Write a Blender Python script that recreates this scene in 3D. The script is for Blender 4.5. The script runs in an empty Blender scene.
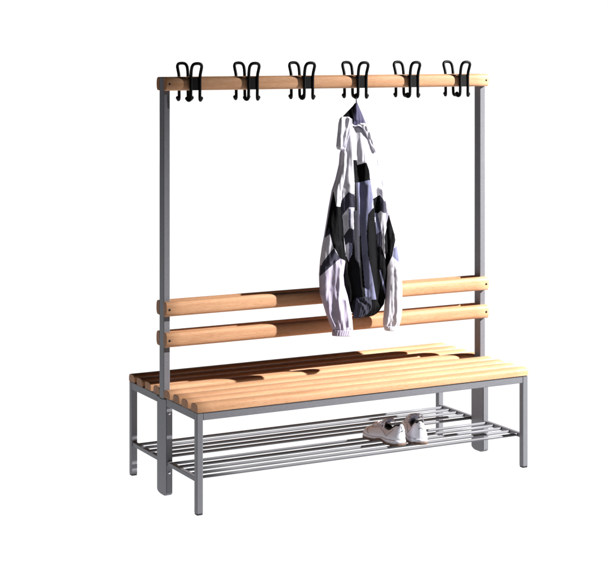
import bpy, bmesh, math, random
import numpy as np
from mathutils import Vector, noise
random.seed(7)
sc = bpy.context.scene
COL = sc.collection

# ------------------------------------------------------------------ camera (solved from the frame of the bench)
CAM = np.array([-3.3403, -6.0843, 1.7798]); YAW = -0.4919
F, CX, CY = 1657.96, 313.375, 44.331
RT = np.array([math.cos(YAW), math.sin(YAW), 0.0]); FW = np.array([-math.sin(YAW), math.cos(YAW), 0.0])
UP = np.array([0, 0, 1.0])
def at(u, v, Y):                      # point of the plane y = Y that a photo measurement (u, v) refers to
    d = FW + RT*(u-CX)/F + UP*(CY-v)/F
    return CAM + d*((Y-CAM[1])/d[1])
def at_z(u, v, Z):
    d = FW + RT*(u-CX)/F + UP*(CY-v)/F
    return CAM + d*((Z-CAM[2])/d[2])
cd = bpy.data.cameras.new('camera'); cam = bpy.data.objects.new('camera', cd); COL.objects.link(cam)
cam.location = CAM; cam.rotation_euler = (math.pi/2, 0, YAW)
cd.sensor_fit = 'HORIZONTAL'; cd.sensor_width = 36; cd.lens = F/608*36
cd.shift_x = -(CX-304)/608; cd.shift_y = -(284-CY)/608
cd.clip_start = .1; cd.clip_end = 200
sc.camera = cam

# ------------------------------------------------------------------ materials
def mat(name, base, rough=.5, metal=0.0, spec=.5, **kw):
    m = bpy.data.materials.new(name); m.use_nodes = True
    b = m.node_tree.nodes['Principled BSDF']
    b.inputs['Base Color'].default_value = (*base, 1); b.inputs['Roughness'].default_value = rough
    b.inputs['Metallic'].default_value = metal; b.inputs['Specular IOR Level'].default_value = spec
    for k, v in kw.items(): b.inputs[k].default_value = v
    return m
def nodes(m): return m.node_tree.nodes, m.node_tree.links, m.node_tree.nodes['Principled BSDF']
def add_noise(m, scale, amt, bump=0, stretch=(1,1,1), detail=4, dist=.001):
    n, l, b = nodes(m)
    tc = n.new('ShaderNodeTexCoord'); mp = n.new('ShaderNodeMapping'); mp.inputs['Scale'].default_value = stretch
    nz = n.new('ShaderNodeTexNoise'); nz.inputs['Scale'].default_value = scale; nz.inputs['Detail'].default_value = detail
    l.new(tc.outputs['Object'], mp.inputs[0]); l.new(mp.outputs[0], nz.inputs['Vector'])
    if amt:
        base = b.inputs['Base Color'].default_value[:3]
        rp = n.new('ShaderNodeValToRGB'); rp.color_ramp.elements[0].position = .3; rp.color_ramp.elements[1].position = .7
        rp.color_ramp.elements[0].color = (*[c*(1-amt) for c in base], 1)
        rp.color_ramp.elements[1].color = (*[min(1, c*(1+amt)) for c in base], 1)
        l.new(nz.outputs['Fac'], rp.inputs[0]); l.new(rp.outputs[0], b.inputs['Base Color'])
    if bump:
        bp = n.new('ShaderNodeBump'); bp.inputs['Strength'].default_value = bump; bp.inputs['Distance'].default_value = dist
        l.new(nz.outputs['Fac'], bp.inputs['Height']); l.new(bp.outputs[0], b.inputs['Normal'])
    return m
def wood_mat(name, end=False):
    m = mat(name, (.6,.36,.2), .5, spec=.22)
    n, l, b = nodes(m)
    tc = n.new('ShaderNodeTexCoord'); oi = n.new('ShaderNodeObjectInfo')
    ad = n.new('ShaderNodeVectorMath'); ad.operation = 'ADD'
    cb = n.new('ShaderNodeCombineXYZ')
    mu = n.new('ShaderNodeMath'); mu.operation = 'MULTIPLY'; mu.inputs[1].default_value = 13.7
    l.new(oi.outputs['Random'], mu.inputs[0])
    for i in range(3): l.new(mu.outputs[0], cb.inputs[i])
    l.new(tc.outputs['Object'], ad.inputs[0]); l.new(cb.outputs[0], ad.inputs[1])
    mp = n.new('ShaderNodeMapping'); mp.inputs['Scale'].default_value = (1.6, 26, 26) if not end else (30, 45, 45)
    l.new(ad.outputs[0], mp.inputs[0])
    n1 = n.new('ShaderNodeTexNoise'); n1.inputs['Scale'].default_value = 2.2; n1.inputs['Detail'].default_value = 5; n1.inputs['Distortion'].default_value = .6
    l.new(mp.outputs[0], n1.inputs['Vector'])
    mp2 = n.new('ShaderNodeMapping'); mp2.inputs['Scale'].default_value = (22, 420, 420)
    l.new(ad.outputs[0], mp2.inputs[0])
    n2 = n.new('ShaderNodeTexNoise'); n2.inputs['Scale'].default_value = 2.0; n2.inputs['Detail'].default_value = 2
    l.new(mp2.outputs[0], n2.inputs['Vector'])
    r1 = n.new('ShaderNodeValToRGB'); e = r1.color_ramp.elements
    if end:
        e[0].position=.3; e[0].color=(.27,.115,.05,1); e[1].position=.7; e[1].color=(.40,.185,.085,1)
    else:
        e[0].position=.30; e[0].color=(.54,.278,.145,1); e[1].position=.72; e[1].color=(.66,.380,.222,1)
    l.new(n1.outputs['Fac'], r1.inputs[0])
    r2 = n.new('ShaderNodeValToRGB'); e = r2.color_ramp.elements
    e[0].position=.34; e[0].color=(.72,.66,.6,1); e[1].position=.48; e[1].color=(1,1,1,1)
    l.new(n2.outputs['Fac'], r2.inputs[0])
    mx = n.new('ShaderNodeMix'); mx.data_type='RGBA'; mx.blend_type='MULTIPLY'; mx.inputs['Factor'].default_value=.8
    l.new(r1.outputs[0], mx.inputs['A']); l.new(r2.outputs[0], mx.inputs['B'])
    hs = n.new('ShaderNodeHueSaturation')                       # every board its own tone
    mr = n.new('ShaderNodeMapRange'); mr.inputs['To Min'].default_value=.86; mr.inputs['To Max'].default_value=1.08
    l.new(oi.outputs['Random'], mr.inputs['Value']); l.new(mr.outputs[0], hs.inputs['Value'])
    l.new(mx.outputs['Result'], hs.inputs['Color']); l.new(hs.outputs[0], b.inputs['Base Color'])
    bp = n.new('ShaderNodeBump'); bp.inputs['Strength'].default_value=.12; bp.inputs['Distance'].default_value=.0006
    l.new(n2.outputs['Fac'], bp.inputs['Height']); l.new(bp.outputs[0], b.inputs['Normal'])
    return m
WOOD = wood_mat('beech_wood'); WOOD_END = wood_mat('beech_end_grain', True)
METAL = add_noise(mat('grey_powder_coat', (.175,.178,.20), .5, .15, .35), 420, .17, .12, dist=.0004)
BAR = add_noise(mat('grey_bar_coat', (.15,.153,.17), .5, .1, .2), 60, .10, 0, (.2,1,1))
BLACK = add_noise(mat('black_plastic', (.004,.004,.0045), .5, spec=.15), 300, .2, .05)
BOLT = mat('bolt_steel', (.7,.7,.72), .25, .9)
GLIDE = mat('dark_grey_plastic', (.03,.03,.034), .6, spec=.2)
SCREW = mat('dark_screw', (.02,.018,.018), .4, .5)
def cloth(name, c, rough=.75, sheen=.1, amt=.05):
    m = mat(name, c, rough, spec=.2 if sheen else .06); b = m.node_tree.nodes['Principled BSDF']
    b.inputs['Sheen Weight'].default_value = sheen
    return add_noise(m, 420, amt, .18, dist=.0006)
C_WHITE = cloth('white_nylon', (.65,.635,.715), .65)
C_LILAC = cloth('lilac_nylon', (.16,.165,.265), .6, 0)
C_SLATE = cloth('slate_nylon', (.046,.044,.066), .65, 0)
C_BLACK = cloth('black_nylon', (.004,.004,.005), .75, 0)
C_GREY = cloth('dark_grey_nylon', (.03,.029,.038), .7, 0)
C_RIB = cloth('ribbed_slate_knit', (.030,.031,.045), .9, 0)
C_SHADE = cloth('white_nylon_fold_shade', (.40,.38,.47), .65)  # white nylon toned down, fold shade put into the colour
C_COLLAR = cloth('dusk_lilac_nylon', (.085,.08,.145), .6, 0)
SH_WHITE = add_noise(mat('white_leather', (.74,.75,.84), .45, spec=.4), 140, .05, .15, dist=.0006)
SH_GUM = add_noise(mat('brown_gum_rubber', (.115,.068,.05), .55), 90, .15, .1)
SH_BLACK = cloth('black_shoe_lining', (.013,.012,.016), .8)
SH_LACE = cloth('white_lace', (.78,.76,.82), .8)
SH_GREY = cloth('grey_lace_panel', (.22,.21,.27), .7)
SH_TONGUE = cloth('pale_tongue', (.42,.40,.48), .8)

# ------------------------------------------------------------------ mesh helpers
def link(name, me, mats, parent=None, smooth=False):
    o = bpy.data.objects.new(name, me); COL.objects.link(o)
    for m in (mats if isinstance(mats, (list, tuple)) else [mats]): me.materials.append(m)
    if parent: o.parent = parent
    if smooth:
        me.polygons.foreach_set('use_smooth', [True]*len(me.polygons))
    return o
def mesh(name, verts, faces, mats, parent=None, smooth=False, mi=None):
    me = bpy.data.meshes.new(name); me.from_pydata([tuple(v) for v in verts], [], faces); me.update()
    o = link(name, me, mats, parent, smooth)
    if mi is not None: me.polygons.foreach_set('material_index', mi)
    return o
def box(name, lo, hi, m, parent=None, bev=.002, seg=2):
    bm = bmesh.new(); bmesh.ops.create_cube(bm, size=1)
    for v in bm.verts: v.co = Vector([(lo[i]+hi[i])/2 + v.co[i]*(hi[i]-lo[i]) for i in range(3)])
    if bev: bmesh.ops.bevel(bm, geom=bm.edges[:], offset=bev, segments=seg, profile=.5, affect='EDGES')
    me = bpy.data.meshes.new(name); bm.to_mesh(me); bm.free()
    return link(name, me, m, parent, False)
def smooth_path(pts, n=6, closed=False):
    P = [np.array(p, float) for p in pts]; out = []
    N = len(P); rng = range(N if closed else N-1)
    for i in rng:
        g = (lambda k: P[k % N]) if closed else (lambda k: P[min(max(k,0),N-1)])
        p0,p1,p2,p3 = g(i-1),g(i),g(i+1),g(i+2)
        for k in range(n):
            t = k/n
            out.append(.5*((2*p1)+(-p0+p2)*t+(2*p0-5*p1+4*p2-p3)*t*t+(-p0+3*p1-3*p2+p3)*t**3))
    if not closed: out.append(P[-1])
    return out
def tube_geo(pts, r, seg=10, closed=False, flat=1.0):
    P = [Vector(p) for p in pts]; N = len(P); vs=[]; fs=[]; prev=None
    R = r if isinstance(r, (list,tuple)) else [r]*N
    for i,p in enumerate(P):
        a = P[(i-1)%N] if (closed or i>0) else p; b = P[(i+1)%N] if (closed or i<N-1) else p
        t = (b-a).normalized()
        if prev is None:
            ref = Vector((0,0,1)) if abs(t.z)<.9 else Vector((0,1,0)); n = (ref - t*ref.dot(t)).normalized()
        else: n = (prev - t*prev.dot(t)).normalized()
        prev = n; bn = t.cross(n)
        for k in range(seg):
            th = 2*math.pi*k/seg
            vs.append(p + n*(R[i]*flat*math.cos(th)) + bn*(R[i]*math.sin(th)))
    M = N if closed else N-1
    for i in range(M):
        for k in range(seg):
            a=i*seg+k; b=i*seg+(k+1)%seg; c=((i+1)%N)*seg+(k+1)%seg; d=((i+1)%N)*seg+k
            fs.append((a,b,c,d))
    if not closed:
        fs.append(tuple(reversed(range(seg)))); fs.append(tuple((N-1)*seg+k for k in range(seg)))
    return vs, fs
def join(*geos):
    V=[];Fc=[]
    for vs,fs in geos:
        o=len(V); V+=[tuple(v) for v in vs]; Fc+=[tuple(i+o for i in f) for f in fs]
    return V,Fc
def ball_geo(c, r, s=10, q=7, sc3=(1,1,1)):
    vs=[];fs=[]
    for i in range(q+1):
        ph=math.pi*i/q
        for k in range(s):
            th=2*math.pi*k/s
            vs.append((c[0]+r*sc3[0]*math.sin(ph)*math.cos(th), c[1]+r*sc3[1]*math.sin(ph)*math.sin(th), c[2]+r*sc3[2]*math.cos(ph)))
    for i in range(q):
        for k in range(s):
            fs.append((i*s+k, (i+1)*s+k, (i+1)*s+(k+1)%s, i*s+(k+1)%s))
    return vs,fs
def empty(name, loc, label, cat, group=None):
    o = bpy.data.objects.new(name, None); COL.objects.link(o); o.location = loc; o.empty_display_size=.1
    o['label']=label; o['category']=cat
    if group: o['group']=group
    return o
def dup(o, parent, dloc=(0,0,0), rotz=None):
    c = o.copy(); COL.objects.link(c); c.parent = parent; c.location = Vector(o.location)+Vector(dloc)
    if rotz is not None: c.rotation_euler = (0,0,rotz)
    for ch in o.children:
        d = ch.copy(); COL.objects.link(d); d.parent = c
    return c

# ------------------------------------------------------------------ the bench
bench = empty('cloakroom_bench', (0,0,0), 'double sided cloakroom bench with beech slats, grey steel frame, coat hook rail and shoe shelf', 'bench')
H = .764; D2 = .3425; LW = .0263; PW = .0272; PD = .0224; FT = .048
TOPZ = .383; RH = .031

def board_profile(h, t, side=.30, p=2.7, n=22):      # half outline: flat back at 0, bulging to t, height h centred on 0
    pts=[(0,-h/2),]
    for i in range(n+1):
        a = -math.pi/2 + math.pi*i/n
        c,s = math.cos(a), math.sin(a)
        x = abs(c)**(2/p); z = math.copysign(abs(s)**(2/p), s)
        pts.append((t*side + t*(1-side)*x, z*h/2))
    pts.append((0,h/2))
    return pts
def board(name, x0, x1, h, t, place, parent=bench, rnd=.0016, side=.34, p=2.8):
    prof = board_profile(h,t,side,p); n=len(prof); vs=[];fs=[];mi=[]
    xs=[(x0,.0), (x0+rnd*.3,.55),(x0+rnd,1.)]; k=24
    xs=[(x0, rnd),(x0+rnd*.35, rnd*.35),(x0+rnd,0)]+[(x0+rnd+(x1-x0-2*rnd)*i/k,0) for i in range(1,k)]+[(x1-rnd,0),(x1-rnd*.35,rnd*.35),(x1,rnd)]
    for x,ins in xs:
        for (d,z) in prof:
            f=1-ins/(h/2)
            dd = d*(1-ins/t) if d>0 else 0
            vs.append(place(x, dd, z*f))
    for i in range(len(xs)-1):
        for j in range(n):
            fs.append((i*n+j, i*n+(j+1)%n, (i+1)*n+(j+1)%n, (i+1)*n+j)); mi.append(0)
    fs.append(tuple(reversed(range(n)))); mi.append(1)
    fs.append(tuple((len(xs)-1)*n+j for j in range(n))); mi.append(1)
    o = mesh(name, vs, fs, [WOOD, WOOD_END], parent, True, mi)
    bm=bmesh.new(); bm.from_mesh(o.data); bmesh.ops.recalc_face_normals(bm, faces=bm.faces[:])
    for f in bm.faces:
        if len(f.verts)>4: f.smooth=False
    for e in bm.edges:
        if len(e.link_faces)==2 and e.calc_face_angle(0)>.7: e.smooth=False
    bm.to_mesh(o.data); bm.free()
    return o
# eight seat slats
for i,y in enumerate((-.317,-.228,-.142,-.0545,.0545,.142,.228,.317)):
    j = random.uniform(-.0015,.0015)
    board('seat_slat', -H+j, H+j, .059, .0315, lambda x,d,z,y=y:(x, y+z, TOPZ+.0005+d), side=.38, p=3.1)
# back boards and hook rail, in front of and behind the uprights
for s in (-1,1):
    for zc,h in ((.732,.0575),(.610,.0575)):
        b = board('backrest_board', -H+random.uniform(-.001,.001), H, h, .029, lambda x,d,z,s=s,zc=zc:(x, s*(PD+.0004+d), zc+z))
        for sx in (-1,1):
            v,f = ball_geo((sx*(H-.0135), s*(PD+.0292), zc), .0052, 12, 6, (1,.5,1)); mesh('screw', v, f, SCREW, b, True)
    b = board('hook_rail_board', -H, H, .054, .029, lambda x,d,z,s=s:(x, s*(PD+.0004+d), 1.6235+z))
    for sx in (-1,1):
        v,f = ball_geo((sx*(H-.0135), s*(PD+.0292), 1.6235), .0046, 12, 6, (1,.5,1)); mesh('screw', v, f, SCREW, b, True)
# uprights (narrow above the seat, a wide foot below)
def foot_mesh(x0):
    # outline in y,z with rounded lower corners, extruded in x
    r=.034; pts=[]
    for k in range(9):
        a=math.pi+math.pi/2*k/8; pts.append((-FT+r+r*math.cos(a), .009+.016*math.sin(a)))
    for k in range(9):
        a=1.5*math.pi+math.pi/2*k/8; pts.append((FT-r+r*math.cos(a), .009+.016*math.sin(a)))
    pts += [(FT,.378),(-FT,.378)]
    bm=bmesh.new(); vs=[bm.verts.new((x0,y,z)) for y,z in pts]; f=bm.faces.new(vs)
    g=bmesh.ops.extrude_face_region(bm, geom=[f])
    for v in [e for e in g['geom'] if isinstance(e,bmesh.types.BMVert)]: v.co.x+=PW
    bmesh.ops.recalc_face_normals(bm, faces=bm.faces[:])
    bmesh.ops.bevel(bm, geom=[e for e in bm.edges if e.calc_face_angle(0)>.6], offset=.0025, segments=2, affect='EDGES')
    me=bpy.data.meshes.new('upright_foot'); bm.to_mesh(me); bm.free(); return me
for x0 in (-H, H-PW):
    u = box('upright', (x0,-PD,.370), (x0+PW,PD,1.6495), METAL, bench, .0025)
    ft = link('upright_foot', foot_mesh(x0), METAL, bench)
    for z in (.322,.088):
        for s in (-1,1):
            v,f = ball_geo((x0+PW/2, s*(FT+.001), z), .0055, 12, 6, (1,.55,1)); mesh('bolt', v, f, BOLT, ft, True)
# legs with glides
for sx in (-1,1):
    for sy in (-1,1):
        xa,xb = sorted((sx*H, sx*(H-LW))); ya,yb = sorted((sy*D2, sy*(D2-LW)))
        l = box('leg', (xa,ya,-.001), (xb,yb,TOPZ), METAL, bench, .0028)
        box('glide', (xa+.0008,ya+.0008,-.007), (xb-.0008,yb-.0008,.002), GLIDE, l, .003, 3)
for sy in (-1,1):
    ya,yb = sorted((sy*D2, sy*(D2-LW)))
    box('seat_rail', (-H+LW, ya+.0006, TOPZ-RH), (H-LW, yb-.0006, TOPZ-.0005), METAL, bench, .0022)
    for sx in (-1,1):
        xa,xb = sorted((sx*H, sx*(H-LW)))
        y0,y1 = sorted((sy*(D2-LW), sy*(FT)))
        box('end_rail', (xa+.0006, y0, TOPZ-RH), (xb-.0006, y1, TOPZ-.0005), METAL, bench, .0022)
        # flat shelf bracket between foot and leg
        xm = sx*(H-.013)
        box('shelf_bracket', (xm-.0085, y0, .1165), (xm+.0085, y1, .1335), METAL, bench, .0015)
    for y in (.0575,.116,.175,.235,.295):
        vs,fs = tube_geo([(-H+.010+(2*H-.020)*i/8, sy*y, .1255) for i in range(9)], .0060, 14)
        b = mesh('shelf_bar', vs, fs, BAR, bench, True)
# hooks
def hook_geo():
    half=[(-.031,.006,-.0605),(-.0285,.004,-.065),(-.0235,-.001,-.066),(-.0200,-.005,-.058),(-.0195,-.0065,-.030),(-.0195,-.0065,0),(-.0198,-.008,.032),(-.0212,-.015,.055),(-.0205,-.021,.069),(-.014,-.0245,.078),(0,-.0255,.0805)]
    pts = half+[(-x,y,z) for x,y,z in reversed(half[:-1])]
    pp = smooth_path(pts,5)
    g=[tube_geo(pp,.0062,12)]
    g+=[ball_geo((sx*.0315,.006,-.0585),.0078) for sx in (-1,1)]
    return join(*g)
hv,hf = hook_geo()
hook0=None
for i in range(6):
    x = -.643+.2545*i
    for s in (-1,1):
        if hook0 is None:
            hook0 = mesh('coat_hook', hv, hf, BLACK, bench, True)
            box('back_plate', (-.0225,-.0085,-.0262),(.0225,.004,.0262), BLACK, hook0, .003,3)
            h = hook0
        else: h = dup(hook0, bench)
        h.location = (x, s*(PD+.0295), 1.6235); h.rotation_euler=(0,0,0 if s<0 else math.pi)

# ------------------------------------------------------------------ the jacket
jy = -.118
jack = empty('tracksuit_jacket', tuple(at(356,102,-.085)), 'white jacket with dark chevrons and black panels hanging by its loop from the bench hook', 'jacket')
JL = np.array(jack.location)
# garment coordinates: a photo measurement laid on the hanging plane y = jy; depth is added square to the cloth
def lerp_rows(rows, v):
    rows=np.array(rows,float); return [np.interp(v, rows[:,0], rows[:,k]) for k in range(1,rows.shape[1])]
def poly_dist(P, poly):
    P=np.asarray(P); best=np.full(len(P),1e9)
    for a,b in zip(poly[:-1],poly[1:]):
        a=np.array(a,float);b=np.array(b,float);d=b-a
        t=np.clip(((P-a)@d)/(d@d),0,1); q=a+t[:,None]*d
        best=np.minimum(best,np.hypot(*(P-q).T))
    return best
def ridges(P, lst):
    o=np.zeros(len(P))
    for poly,w,amp in lst: o+=amp*np.exp(-(poly_dist(P,poly)/w)**2)
    return o
def inside(P, poly):
    x,y=P.T; r=np.zeros(len(P),bool); n=len(poly)
    for i in range(n):
        x1,y1=poly[i]; x2,y2=poly[(i+1)%n]
        if y1==y2: continue
        c=((y1>y)!=(y2>y))&(x<(x2-x1)*(y-y1)/(y2-y1)+x1); r^=c
    return r
def wob(P, s, amp, seed=0):
    return np.array([noise.noise((p[0]*s, p[1]*s*.45, seed)) for p in P])*amp
def garment(name, rows, yc, tf, tb, mats, panels, folds, default=0, step=.32, top=None, bottom=None, wr=.004, seed=0, back=0, gather=None, power=.34, pl=.0035):
    """closed pillow of cloth: rows = (v, left, right) of the hanging outline; front bulges tf, back tb"""
    v0,v1=rows[0][0],rows[-1][0]; nv=int((v1-v0)/step)+1
    wmax=max(r[2]-r[1] for r in rows); nu=max(8,int(wmax/step)); nb=max(6,nu//4)
    V=[];G=[];
    ss=[.5-.5*math.cos(math.pi*i/nu)*1.0 for i in range(nu+1)]
    ss=[.65*(i/nu)+.35*s for i,s in enumerate(ss)]
    tb_s=[1-(i+1)/(nb+1) for i in range(nb)]
    P=[];S=[];side=[]
    for i in range(nv):
        t=i/(nv-1); v=v0+(v1-v0)*t; l,r=lerp_rows(rows,v)
        for s in ss+tb_s:
            vv=v
            if top: vv+=top(s)*(1-t)**2
            if bottom: vv+=bottom(s)*t**4
            P.append((l+(r-l)*s, vv)); S.append((s,t))
        side += [1]*len(ss)+[-1]*len(tb_s)
    P=np.array(P);S=np.array(S);side=np.array(side)
    arch=np.clip(1-(2*S[:,0]-1)**2,0,1)**power
    edge=np.clip(arch*1.5,0,1)
    w=np.interp(S[:,1],[0,.04,.96,1],[.35,1,1,.75])
    f=tf(P) if callable(tf) else tf
    d=np.where(side>0, f*arch*w+edge*(ridges(P,folds)+wob(P,.16,wr,seed)+wob(P,.45,wr*.3,seed+9)+np.array([noise.noise((p[0]*.42,p[1]*.03,seed+20)) for p in P])*pl), -tb*arch*w)
    if gather is not None:
        g0,g1,fr,amp=gather
        k=np.clip((P[:,1]-g0)/(g1-g0),0,1)
        d+=np.where(side>0,1,-.6)*amp*k*np.sin(fr*S[:,0]*2*math.pi+wob(P,.3,2.0,seed+4))*edge
    ycv=yc(P) if callable(yc) else np.full(len(P),yc)
    W=[]
    for (u,v),dd,y in zip(P,d,ycv):
        q=at(u,v,y); W.append(q+np.array([0,-dd,0]))
    W=np.array(W)
    # keep the print where it lies on the cloth: read the panel at the cloth point itself
    n=len(ss)+len(tb_s); Fc=[];mi=[]
    U=np.array([proj(p) for p in W])
    for i in range(nv-1):
        for j in range(n):
            a=i*n+j;b=i*n+(j+1)%n;Fc.append((a,a+n,b+n,b))
    cen=U[np.array(Fc)].mean(1); sd=side[np.array(Fc)].min(1)
    mi=np.full(len(Fc),default)
    for poly,k in panels: mi[inside(cen,poly)&(sd>0)]=k
    mi[sd<0]=back
    Fc.append(tuple(range(n))); Fc.append(tuple(reversed([(nv-1)*n+j for j in range(n)])))
    mi=list(mi)+[back,back]
    o=mesh(name, W-JL, Fc, mats, jack, True, mi)
    bm=bmesh.new(); bm.from_mesh(o.data); bmesh.ops.recalc_face_normals(bm,faces=bm.faces[:]); bm.to_mesh(o.data); bm.free()
    return o
def proj(p):
    d=p-CAM; z=d@FW; return (CX+F*(d@RT)/z, CY-F*d[2]/z)
def Z(o,s,pts): return [(o[0]+x/s, o[1]+y/s) for x,y in pts]
z2=lambda *p: Z((320,155),7.1,p); z3=lambda *p: Z((310,215),9.467,p); z4=lambda *p: Z((350,215),9.467,p)
z5=lambda *p: Z((310,260),7.1,p); z6=lambda *p: Z((345,260),7.1,p)
JM=[C_WHITE,C_LILAC,C_SLATE,C_BLACK,C_GREY,C_RIB,C_WHITE,C_SHADE]
body_panels=[
 # black ground of the lower body
 ([(352,225),(377,205),(392,216),(394,262),(392,300),(388,330),(330,330),(334,262),(322,215),(330,190),(337,208),(340,219),(343,228),(344.5,243),(346,256),(349,260),(352,254)],3),
 (z2((90,250),(115,370),(140,450),(168,530),(168,580),(40,580)),3),
 # first chevron, left
 (z2((113,375),(200,262),(245,282),(245,372),(205,370),(140,452)),2),
 (z2((140,455),(205,373),(245,384),(243,530),(205,515),(172,568)),0),
 (z3((282,50),(340,0),(410,-20),(412,140),(375,120),(322,195)),0),
 (z3((365,-60),(388,-60),(384,118),(368,118)),1),
 (z3((320,195),(375,120),(416,140),(412,285),(370,258),(330,290)),2),
 (z3((330,290),(370,258),(406,288),(401,350),(365,442),(338,370)),0),
 (z3((370,258),(406,288),(401,350),(365,442)),1),
 # zip strip
 (z2((236,35),(262,35),(268,200),(290,400),(300,570),(243,570),(246,200)),3),
 (z3((413,-40),(462,-40),(470,300),(475,500),(430,420),(416,200)),4),
 (z2((246,75),(330,53),(350,110),(356,178),(262,197),(244,192)),3),
 # lilac centre strip
 (z2((264,197),(356,176),(378,300),(372,380),(342,420),(328,575),(280,575)),1),
 (z4((92,-10),(165,-10),(160,200),(172,380),(210,568),(250,800),(150,800),(130,568),(108,300)),1),
 (z2((255,197),(268,197),(290,575),(275,575)),2),
 # right chevrons
 (z2((376,310),(425,283),(485,365),(490,430),(430,393),(385,442)),2),
 (z2((376,310),(425,283),(430,393),(385,442)),3),
 (z2((388,442),(430,396),(484,432),(480,480),(458,580),(405,580)),0),
 (z4((235,-20),(262,-20),(302,150),(250,182)),1),
 (z4((262,-10),(345,-20),(362,60),(325,180),(336,412),(298,300),(306,180),(300,145)),0),
 (z4((248,182),(300,150),(306,292),(264,302)),2),
 (z6((243,70),(252,70),(295,230),(290,275),(272,200)),1),
]
body_rows=[(117,342.5,366),(124,341.5,368),(135,341,371.5),(150,342.6,374.5),(165,341,377.5),(180,337.2,380.5),(195,333.5,382),(215,332,384.5),(235,333.5,386),(260,336,387.5),(280,338,386),(298,340,384.5),(308,343,383),(316,350,378)]
body_folds=[([(346,120),(345,150),(342,190)],3.4,.004),([(352.5,122),(353,150),(353.5,180)],2.0,-.006),([(358,123),(359,150),(360,170)],3.4,.003),
 ([(364,126),(367,150),(369,172)],2.6,-.0015),([(346.5,185),(346,225),(349,256)],3.4,.006),([(355.5,165),(356,200),(357,240),(359,285)],3.0,-.012),
 ([(362.5,185),(361.5,215),(363,250),(368,295)],3.6,.006),([(372.5,190),(371,225),(372,255),(376,300)],3.4,-.011),([(379,190),(378.5,215),(381,250)],3.2,.013),
 ([(340,215),(343,240),(348,275),(352,300)],3,-.012),([(353,262),(357,300)],2.5,.010)]
body=garment('body', body_rows, lambda P:np.interp(P[:,1],[117,150,200,260,316],[-.082,-.092,-.100,-.098,-.090]), lambda P:np.interp(P[:,1],[117,140,200,270,316],[.026,.040,.048,.046,.034]), .034, JM, body_panels, body_folds, 0,
   top=lambda s:11*s*s, bottom=lambda s:-6*(2*s-1)**2, wr=.0025, seed=3, back=3, pl=.0022)
# sleeves
ls_rows=[(146,342.5,346),(165,340.6,346),(180,336.8,344.5),(191,333.2,341),(207,330,340.5),(221,327.6,342),(235,325.2,343),(248,322.6,344.5),(260,320.8,344.5),(275,319.7,342.2),(285,320,343.5),(295,320.6,346.5),(306,324.2,349),(316,327.3,351),(325,331,352),(330,333,352.3),(335.4,332.6,350.6)]
ls_panels=[(z2((95,252),(118,372),(140,450),(168,530),(172,590),(20,590),(60,400)),3),
 (z3((150,-80),(300,-80),(320,190),(340,420),(320,480),(300,470),(282,410),(235,318),(220,310),(190,190),(180,120)),3),
 (z3((182,120),(190,185),(140,230),(140,200)),2),
 (z3((188,180),(222,310),(130,440),(90,470),(120,230)),0),
 (z3((224,314),(285,410),(140,540),(95,580),(80,520),(132,430)),2),
 (z3((285,412),(330,430),(400,1300),(60,1300),(60,600),(110,568),(140,542)),6)]
C_PALE=cloth('white_nylon_lilac_shade',(.43,.385,.515),.65)  # white cloth facing away from the lamp, its lilac shade put into the colour
JS=JM[:6]+[C_PALE]
sl=garment('sleeve', ls_rows, lambda P:np.interp(P[:,1],[146,190,250,290,335],[-.105,-.112,-.118,-.120,-.150]), lambda P:np.interp(P[:,1],[146,190,270,320,335],[.016,.022,.030,.026,.018]), .030, JS, ls_panels,
   [([(337,268),(335,300),(340,330)],2.6,.007),([(330,262),(328,290),(334,322)],2.5,-.005),([(343,300),(346,325)],1.6,.006),([(333,245),(327,262)],2.5,.006),([(341,205),(339,240)],3,-.006)],
   0, wr=.0025, pl=.0030, seed=11, back=6, gather=(304,329,5,.0016))
rs_rows=[(150,371.5,376),(170,376,380.5),(185,378.5,383.6),(197,380.5,386),(207,381.5,389.2),(217,383.5,390.6),(235,384.5,393.4),(248,385,395.8),(260,385.5,398),(275,387,400.3),(290,387,401.2),(305,385.6,401.4),(318,384.4,400.2),(325,384,398.7),(329.5,385.2,396)]
rs_panels=[(z2((484,432),(490,425),(540,600),(440,600),(480,480)),3),
 (z4((358,30),(400,130),(430,240),(412,322),(402,385),(350,495),(320,480),(322,180)),3),
 (z4((412,320),(440,290),(480,440),(455,445),(405,395)),1)]
sr=garment('sleeve', rs_rows, lambda P:np.interp(P[:,1],[150,190,250,300,330],[-.098,-.108,-.118,-.125,-.120]), lambda P:np.interp(P[:,1],[150,190,270,320,330],[.010,.018,.026,.024,.016]), .030, JS, rs_panels,
   [([(391,268),(390,295),(389,322)],2.2,-.003),([(395,270),(396,300),(394,325)],3,.004),([(387,250),(392,232)],2,.004)], 0, wr=.0025, pl=.0022, seed=23, back=0, gather=(300,325,4,.0016))
# cuffs
def cuff(parent, rows, yc, t, m, seed):
    o=garment('cuff', rows, yc, t, t, [m], [], [], 0, step=.4, wr=.001, seed=seed, gather=(rows[0][0]-1,rows[0][0],9,.0008), power=.4, pl=.001)
    o.parent=parent; return o
cuff(sl, [(329.5,333,352.6),(332,332.4,352.2),(335.8,332.2,350.8)], -.149, .024, C_PALE, 31)
cuff(sr, [(325.6,384.2,398.6),(327.5,384.2,397.2),(330.6,385.4,394.5)], -.120, .022, C_WHITE, 37)
# hem of the body, ribbed
hem=garment('hem', [(296,356,370),(300,353,371.6),(305,352,371.8),(310,352,370.5),(314,352.5,367),(317.5,353.5,360)], -.122, .020, .012, [C_RIB,C_BLACK], [([(352,290),(357,290),(355,306),(352,320),(345,320)],1)], [([(355,300),(361,306),(364,314)],1.6,.005),([(362,299),(368,304),(370,309)],1.5,.005),([(358,300),(362,303)],1.2,-.004)], 0, wr=.006, seed=41, gather=(296,297,7,.0009), back=1, power=.6, step=.25)
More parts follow.
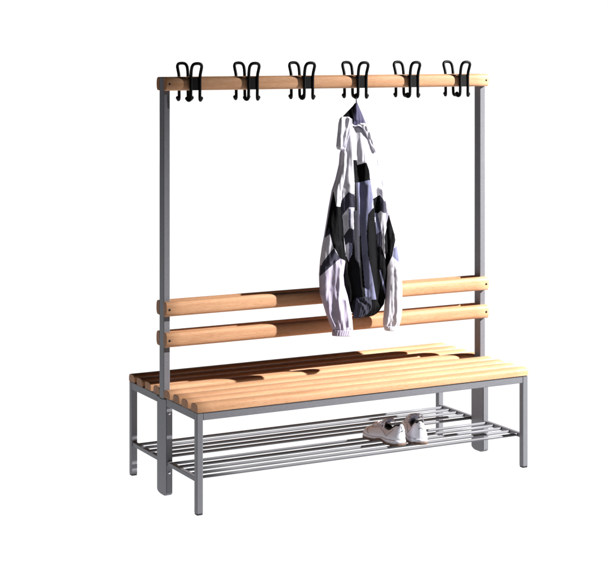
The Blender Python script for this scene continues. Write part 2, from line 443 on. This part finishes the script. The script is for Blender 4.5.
# collar: raised to the hook by the loop, black inside, slate outside
col_rows=[(102.6,355.9,357.3),(105,353.9,358.2),(110,348.8,360.4),(116.5,342.6,363.2),(121,342.3,365),(130,343,368.5)]
collar=garment('collar', col_rows, -.090, lambda P:np.interp(P[:,1],[102,110,120,130],[.003,.012,.020,.012]), .014, [C_BLACK,C_COLLAR,C_SLATE],
   [([(356.6,100),(354,108),(353.6,121),(353.6,134),(380,134),(366,118)],1)], [([(355,104),(353.6,119)],1.6,.006),([(348,113),(348,120)],3,-.006)], 0, wr=.002, seed=51, power=.7)
# shoulder folds lying over the body
garment('shoulder_fold', [(116.6,341.5,348.5),(119,339.4,352),(124,338.2,352),(132,337.5,350),(140,336.6,347.4),(146.5,336,345.6),(149.5,337,345)], -.123, .010, .009, JM, [(Z((325,95),8.114,((150,395),(215,190),(190,330),(160,450),(125,450))),7)],  # greyer strip along the crease is painted shade
   [([(350.5,119),(347,134),(343.5,147)],1.5,-.005),([(341,121),(339.5,146)],1.6,.003),([(345.5,119),(343.5,132),(341.5,146)],1.1,-.004),([(348,119),(345,136)],1.0,.003)], 0, step=.25, wr=.003, seed=61, back=7, bottom=lambda s:2.2*s-.4)
garment('shoulder_fold', [(123,359,365),(128,362.5,368.2),(135,366,371),(143,369.4,373.4),(149,372,375.2),(152.5,374.4,375.8)], -.126, .009, .008, JM, [], [([(364,127),(372,145)],1,-.004)], 0, step=.35, wr=.002, seed=67, back=1)
# loop over the hook
hk=np.array([-.643+.2545*3-.0255, -(PD+.0295)+.002, 1.6235-.0645])
apex=at(356.6,103.4,-.092)
pp=[apex+np.array([-.003,-.002,-.006]), (apex+hk)/2+np.array([-.004,-.006,0]), hk+np.array([-.003,-.007,.000]), hk+np.array([.000,-.001,.0085]), hk+np.array([.004,.007,.000]), (apex+hk)/2+np.array([.004,.005,0]), apex+np.array([.003,.003,-.006])]
vs,fs=tube_geo([p-JL for p in smooth_path(pp,6)], .0017, 8); mesh('hanging_loop', vs, fs, C_SLATE, jack, True)

# ------------------------------------------------------------------ the sneakers
def sneaker(label, heel, toe, bulk=1.12):
    dx,dy=toe[0]-heel[0],toe[1]-heel[1]; L=math.hypot(dx,dy)
    root=empty('sneaker', (heel[0],heel[1],.1316), label, 'shoe', 'pair of white sneakers on the shoe shelf')
    root.rotation_euler=(0,0,math.atan2(dy,dx)); k=L/.275*1.0
    X=[0,.003,.011,.025,.055,.09,.125,.16,.195,.225,.25,.266,.275]
    W=[.0012,.015,.0275,.034,.0355,.034,.035,.040,.045,.045,.038,.025,.010]
    T=[.086,.091,.095,.096,.088,.082,.080,.072,.058,.050,.044,.036,.028]      # top ridge height
    def half(x): return np.interp(x,X,W)*bulk
    def topz(x): return np.interp(x,X,T)*1.10+.006*math.exp(-((x-.22)/.05)**2)
    def side(x): # side shift of centre line for a natural foot curve
        return .006*math.sin(math.pi*min(1,x/.275))
    xs=[.275*(.5-.5*math.cos(math.pi*i/44)) for i in range(45)]
    # sole: outline, with an arch lifted off the shelf
    def soleband(name,z0,z1,grow,m):
        vs=[];fs=[]
        ring=[]
        for x in xs: ring.append((x, half(x)+grow))
        for x in reversed(xs): ring.append((x,-half(x)-grow))
        N=len(ring)
        lev=[(0,-.0025),(.25,0),(.75,.0005),(1,-.001)]
        for t,g in lev:
            for (x,w) in ring:
                lo=z0(x); hi=z1(x); xx=x+(grow+g)*(1 if x>.26 else -1 if x<.01 else 0)
                vs.append((xx*k, (w+math.copysign(g,w)+side(x))*k, (lo+(hi-lo)*t)*k))
        for i in range(len(lev)-1):
            for j in range(N): fs.append((i*N+j,i*N+(j+1)%N,(i+1)*N+(j+1)%N,(i+1)*N+j))
        # caps as strips
        M=len(xs)
        for base,rev in ((0,True),((len(lev)-1)*N,False)):
            for i in range(M-1):
                q=(base+i,base+i+1,base+N-2-i,base+N-1-i); fs.append(q if not rev else q[::-1])
        return mesh(name,vs,fs,m,root,True)
    arch=lambda x: .011*math.exp(-((x-.115)/.030)**2)+.010*max(0,(x-.22)/.055)**2
    soleband('outsole', lambda x:arch(x), lambda x:.012+arch(x)*.9, .003, SH_GUM)
    soleband('midsole', lambda x:.0122+arch(x)*.9, lambda x:.024+.003*math.cos(x*20)+arch(x)*.5, .0015, SH_WHITE)
    # upper: arches from edge to edge, open at the ankle
    n=28; vs=[];fs=[];mi=[]
    rim=[[],[]]
    for i,x in enumerate(xs):
        w=half(x); h=topz(x); zb=.020
        op = 1 if .016<x<.118 else 0
        gap=np.interp(x,[.010,.03,.07,.105,.125],[0,.016,.020,.016,0])
        for j in range(n+1):
            a=math.pi*j/n; c=math.cos(a); s=math.sin(a)
            p=np.interp(x,[0,.1,.2,.275],[3.2,2.6,2.2,2.0])
            y=w*math.copysign(abs(c)**(2/p),c); z=zb+(h-zb)*abs(s)**(2/p)
            # lean the ankle inward
            y*=1-.28*max(0,(z-.04)/.05)*(1 if x<.15 else .4)
            if gap>0 and z>h-.012: z-= .5*(gap/.02)*max(0,1-abs(y)/.02)*.0
            dip=.020*math.exp(-((x-.075)/.03)**2)*(1 if abs(c)<.95 else 0)
            z-=dip*max(0,(z-.045)/.045)
            vs.append((x*k,(y+side(x))*k,z*k))
    for i in range(len(xs)-1):
        xm=(xs[i]+xs[i+1])/2
        for j in range(n):
            a=math.pi*(j+.5)/n
            if .014<xm<.112 and abs(math.cos(a))<.42: continue
            if .112<=xm<.19 and abs(math.cos(a))<.20: mi.append(1)
            elif .030<xm<.125 and .40<abs(math.cos(a))<.66: mi.append(1)
            else: mi.append(0)
            fs.append((i*(n+1)+j,i*(n+1)+j+1,(i+1)*(n+1)+j+1,(i+1)*(n+1)+j))
    fs.append(tuple(range(n+1))); mi.append(0); fs.append(tuple(reversed([(len(xs)-1)*(n+1)+j for j in range(n+1)]))); mi.append(0)
    up=mesh('upper',vs,fs,[SH_WHITE,SH_GREY],root,True,mi)
    md=up.modifiers.new('thick','SOLIDIFY'); md.thickness=.0035*k; md.offset=-1
    # padded collar round the opening, black
    ring=[]
    Nn=len(xs)
    idx=[i for i in range(Nn-1) if .014<(xs[i]+xs[i+1])/2<.112]
    i0,i1=idx[0],idx[-1]+1
    jl=[j for j in range(n) if abs(math.cos(math.pi*(j+.5)/n))<.42]; j0,j1=jl[0],jl[-1]+1
    g=lambda i,j: np.array(vs[i*(n+1)+j])
    loop=[g(i,j0) for i in range(i0,i1+1)]+[g(i1,j) for j in range(j0+1,j1)]+[g(i,j1) for i in range(i1,i0-1,-1)]+[g(i0,j) for j in range(j1-1,j0,-1)]
    loop=[p+np.array([0,0,-.001]) for p in loop[::2]]
    v,f=tube_geo(smooth_path(loop,3,True),.0048*k,8,True); mesh('collar_padding',v,f,SH_BLACK,root,True)
    # inside of the shoe
    iv=[];iff=[]
    for x in xs[2:22]:
        for yy in (-1,1): iv.append((x*k,(yy*half(x)*.8+side(x))*k,.036*k))
    for i in range(len(iv)//2-1): iff.append((2*i,2*i+1,2*i+3,2*i+2))
    mesh('insole',iv,iff,SH_BLACK,root)
    # tongue
    tv=[];tf=[]
    for i in range(9):
        x=.15-.062*i/8; z=np.interp(x,[.088,.115,.15],[.122,.104,.080])
        for j in range(7):
            yy=(j/6-.5)*2; tv.append((x*k,(yy*.020+side(x))*k,(z-.006*yy*yy)*k))
    for i in range(8):
        for j in range(6): tf.append((i*7+j,i*7+j+1,(i+1)*7+j+1,(i+1)*7+j))
    t=mesh('tongue',tv,tf,SH_TONGUE,root,True); md=t.modifiers.new('thick','SOLIDIFY'); md.thickness=.006*k
    # laces
    gl=[]
    for i in range(5):
        x=.112+.018*i; z=topz(x)+.006
        for sgn in (1,-1):
            gl.append(tube_geo(smooth_path([(x*k,(sgn*.021+side(x))*k,(z-.007)*k),((x+.006)*k,side(x)*k,(z+.004)*k),((x+.013)*k,(-sgn*.021+side(x))*k,(z-.010)*k)],4),   .0042*k,7,flat=.6))
    bx=.108; bz=topz(bx)+.017
    for sgn in (1,-1):
        gl.append(tube_geo(smooth_path([((bx)*k,0,bz*k),((bx-.004)*k,sgn*.018*k,(bz+.009)*k),((bx+.008)*k,sgn*.038*k,(bz-.006)*k),((bx+.018)*k,sgn*.034*k,(bz-.014)*k),((bx+.014)*k,sgn*.014*k,(bz-.001)*k),((bx+.003)*k,0,bz*k)],6),.0040*k,7,flat=.6))
        gl.append(tube_geo(smooth_path([((bx)*k,0,bz*k),((bx-.008)*k,sgn*.026*k,(bz-.004)*k),((bx-.012)*k,sgn*.040*k,(bz-.028)*k)],6),.0036*k,7,flat=.6))
    v,f=join(*gl); mesh('laces',v,f,SH_LACE,root,True)
    # heel tab with the small dark curl
    cv=smooth_path([(-.0035,-.010,.066),(-.0045,-.005,.074),(-.0045,.004,.075),(-.003,.009,.069)],6)
    v,f=tube_geo([p*k for p in cv],.0013*k,6); mesh('heel_mark',v,f,SH_BLACK,root,True)
    # stitched panel edges: eyestay, heel counter, toe cap
    def onup(x,a):
        i=min(range(len(xs)),key=lambda q:abs(xs[q]-x)); j=a*n; j0=int(j); f=j-j0
        p=g(i,j0)*(1-f)+g(i,min(n,j0+1))*f
        c=np.array([x*k,side(x)*k,.03*k]); d=p-c; d=d/np.linalg.norm(d); return p+d*.0006
    gl=[]
    for sg in (0,1):
        A=(lambda a:a) if sg==0 else (lambda a:1-a)
        for path in ([(.036,.20),(.045,.15),(.060,.09),(.075,.05)], [(.112,.30),(.135,.26),(.165,.27),(.195,.33),(.215,.42)], [(.195,.06),(.210,.15),(.222,.28),(.228,.40)], [(.075,.05),(.10,.14),(.125,.22)]):
            gl.append(tube_geo(smooth_path([onup(x,A(a)) for x,a in path],5),.0010*k,6))
    v,f=join(*gl); mesh('seam',v,f,SH_GREY,root,True)
    return root
h1=at_z(402.5,446,.1316); t1=at_z(370,436,.1316)
h2=at_z(420.5,445,.1316); t2=at_z(392,415,.1316)
print('shoes',h1,t1,np.hypot(*(t1-h1)[:2]),h2,t2,np.hypot(*(t2-h2)[:2]))
def limit(h,t,L=.255):
    d=(t-h)[:2]; d=d/np.hypot(*d)*L; return h, np.array([h[0]+d[0],h[1]+d[1],h[2]])
sneaker('left hand white sneaker on the shelf, turned to show its side', *limit(h1,t1,.235))
sneaker('right hand white sneaker on the shelf, its heel facing out', *limit(h2,t2))

# ------------------------------------------------------------------ white studio sheet, made to glow shadowless by added lamps behind it
m=bpy.data.materials.new('opal_acrylic'); m.use_nodes=True; n=m.node_tree.nodes; n.clear()
tr=n.new('ShaderNodeBsdfTranslucent'); tr.inputs[0].default_value=(.96,.96,.96,1); ou=n.new('ShaderNodeOutputMaterial')
m.node_tree.links.new(tr.outputs[0],ou.inputs[0])
def cv(a,b,z): # a along the view, b across it, from the camera's foot
    p=CAM*np.array([1,1,0])+FW*a+RT*b; return (p[0],p[1],z)
A0,A1,R=5.45,25.0,.8; B0,B1=-7.5,7.2; ZT=2.62; NEAR=.44
prof=[(A0,0)]+[(A1-R+R*math.sin(t*math.pi/2/12), R-R*math.cos(t*math.pi/2/12)) for t in range(13)]+[(A1,ZT)]
vs=[];fs=[]
for a,z in prof:
    t=NEAR+(1-NEAR)*min(1,(a-A0)/(A1-A0)); vs+= [cv(a,B0*t,z-.0075),cv(a,B1*t,z-.0075)]
for i in range(len(prof)-1): fs.append((2*i,2*i+1,2*i+3,2*i+2))
fl=mesh('floor',vs,fs,m,None,True); fl['kind']='structure'; fl['label']='seamless white studio floor and backdrop under the bench'; fl['category']='floor'
def area(name, loc, rot, sx, sy, rad):
    l=bpy.data.lights.new(name,'AREA'); l.shape='RECTANGLE'; l.size=sx; l.size_y=sy; l.energy=rad*math.pi*sx*sy; l.color=(1,1,1)
    o=bpy.data.objects.new(name,l); COL.objects.link(o); o.location=loc; o.rotation_euler=rot; return o
BACK=1.14
area('added_backlight', cv((A0+A1)/2-.1,(B0+B1)/2,-.25), (math.pi,0,YAW), B1-B0+.8, A1-A0+1.4, BACK)  # unseen lamps, added only to turn the sheet pure white
area('added_backlight', cv(A1+.3,(B0+B1)/2,ZT/2), (-math.pi/2,0,YAW), B1-B0+.5, ZT+.9, BACK)

# ------------------------------------------------------------------ key lamp
w=bpy.data.worlds.new('World'); sc.world=w; w.use_nodes=True
w.node_tree.nodes['Background'].inputs[0].default_value=(.9,.92,1,1); w.node_tree.nodes['Background'].inputs[1].default_value=.010
ld=bpy.data.lights.new('key_spot','SPOT'); ld.energy=14400; ld.color=(1,.98,.95); ld.spot_size=math.radians(28); ld.spot_blend=1; ld.shadow_soft_size=.07
lo=bpy.data.objects.new('key_spot',ld); COL.objects.link(lo); lo.location=(7.0,-3.8,4.75)
lo.rotation_euler=(Vector((1.6,-.1,1.02))-Vector(lo.location)).to_track_quat('-Z','Y').to_euler()

sc.view_settings.view_transform='Standard'; sc.view_settings.look='None'; sc.view_settings.exposure=0; sc.view_settings.gamma=1
sc.cycles.max_bounces=8
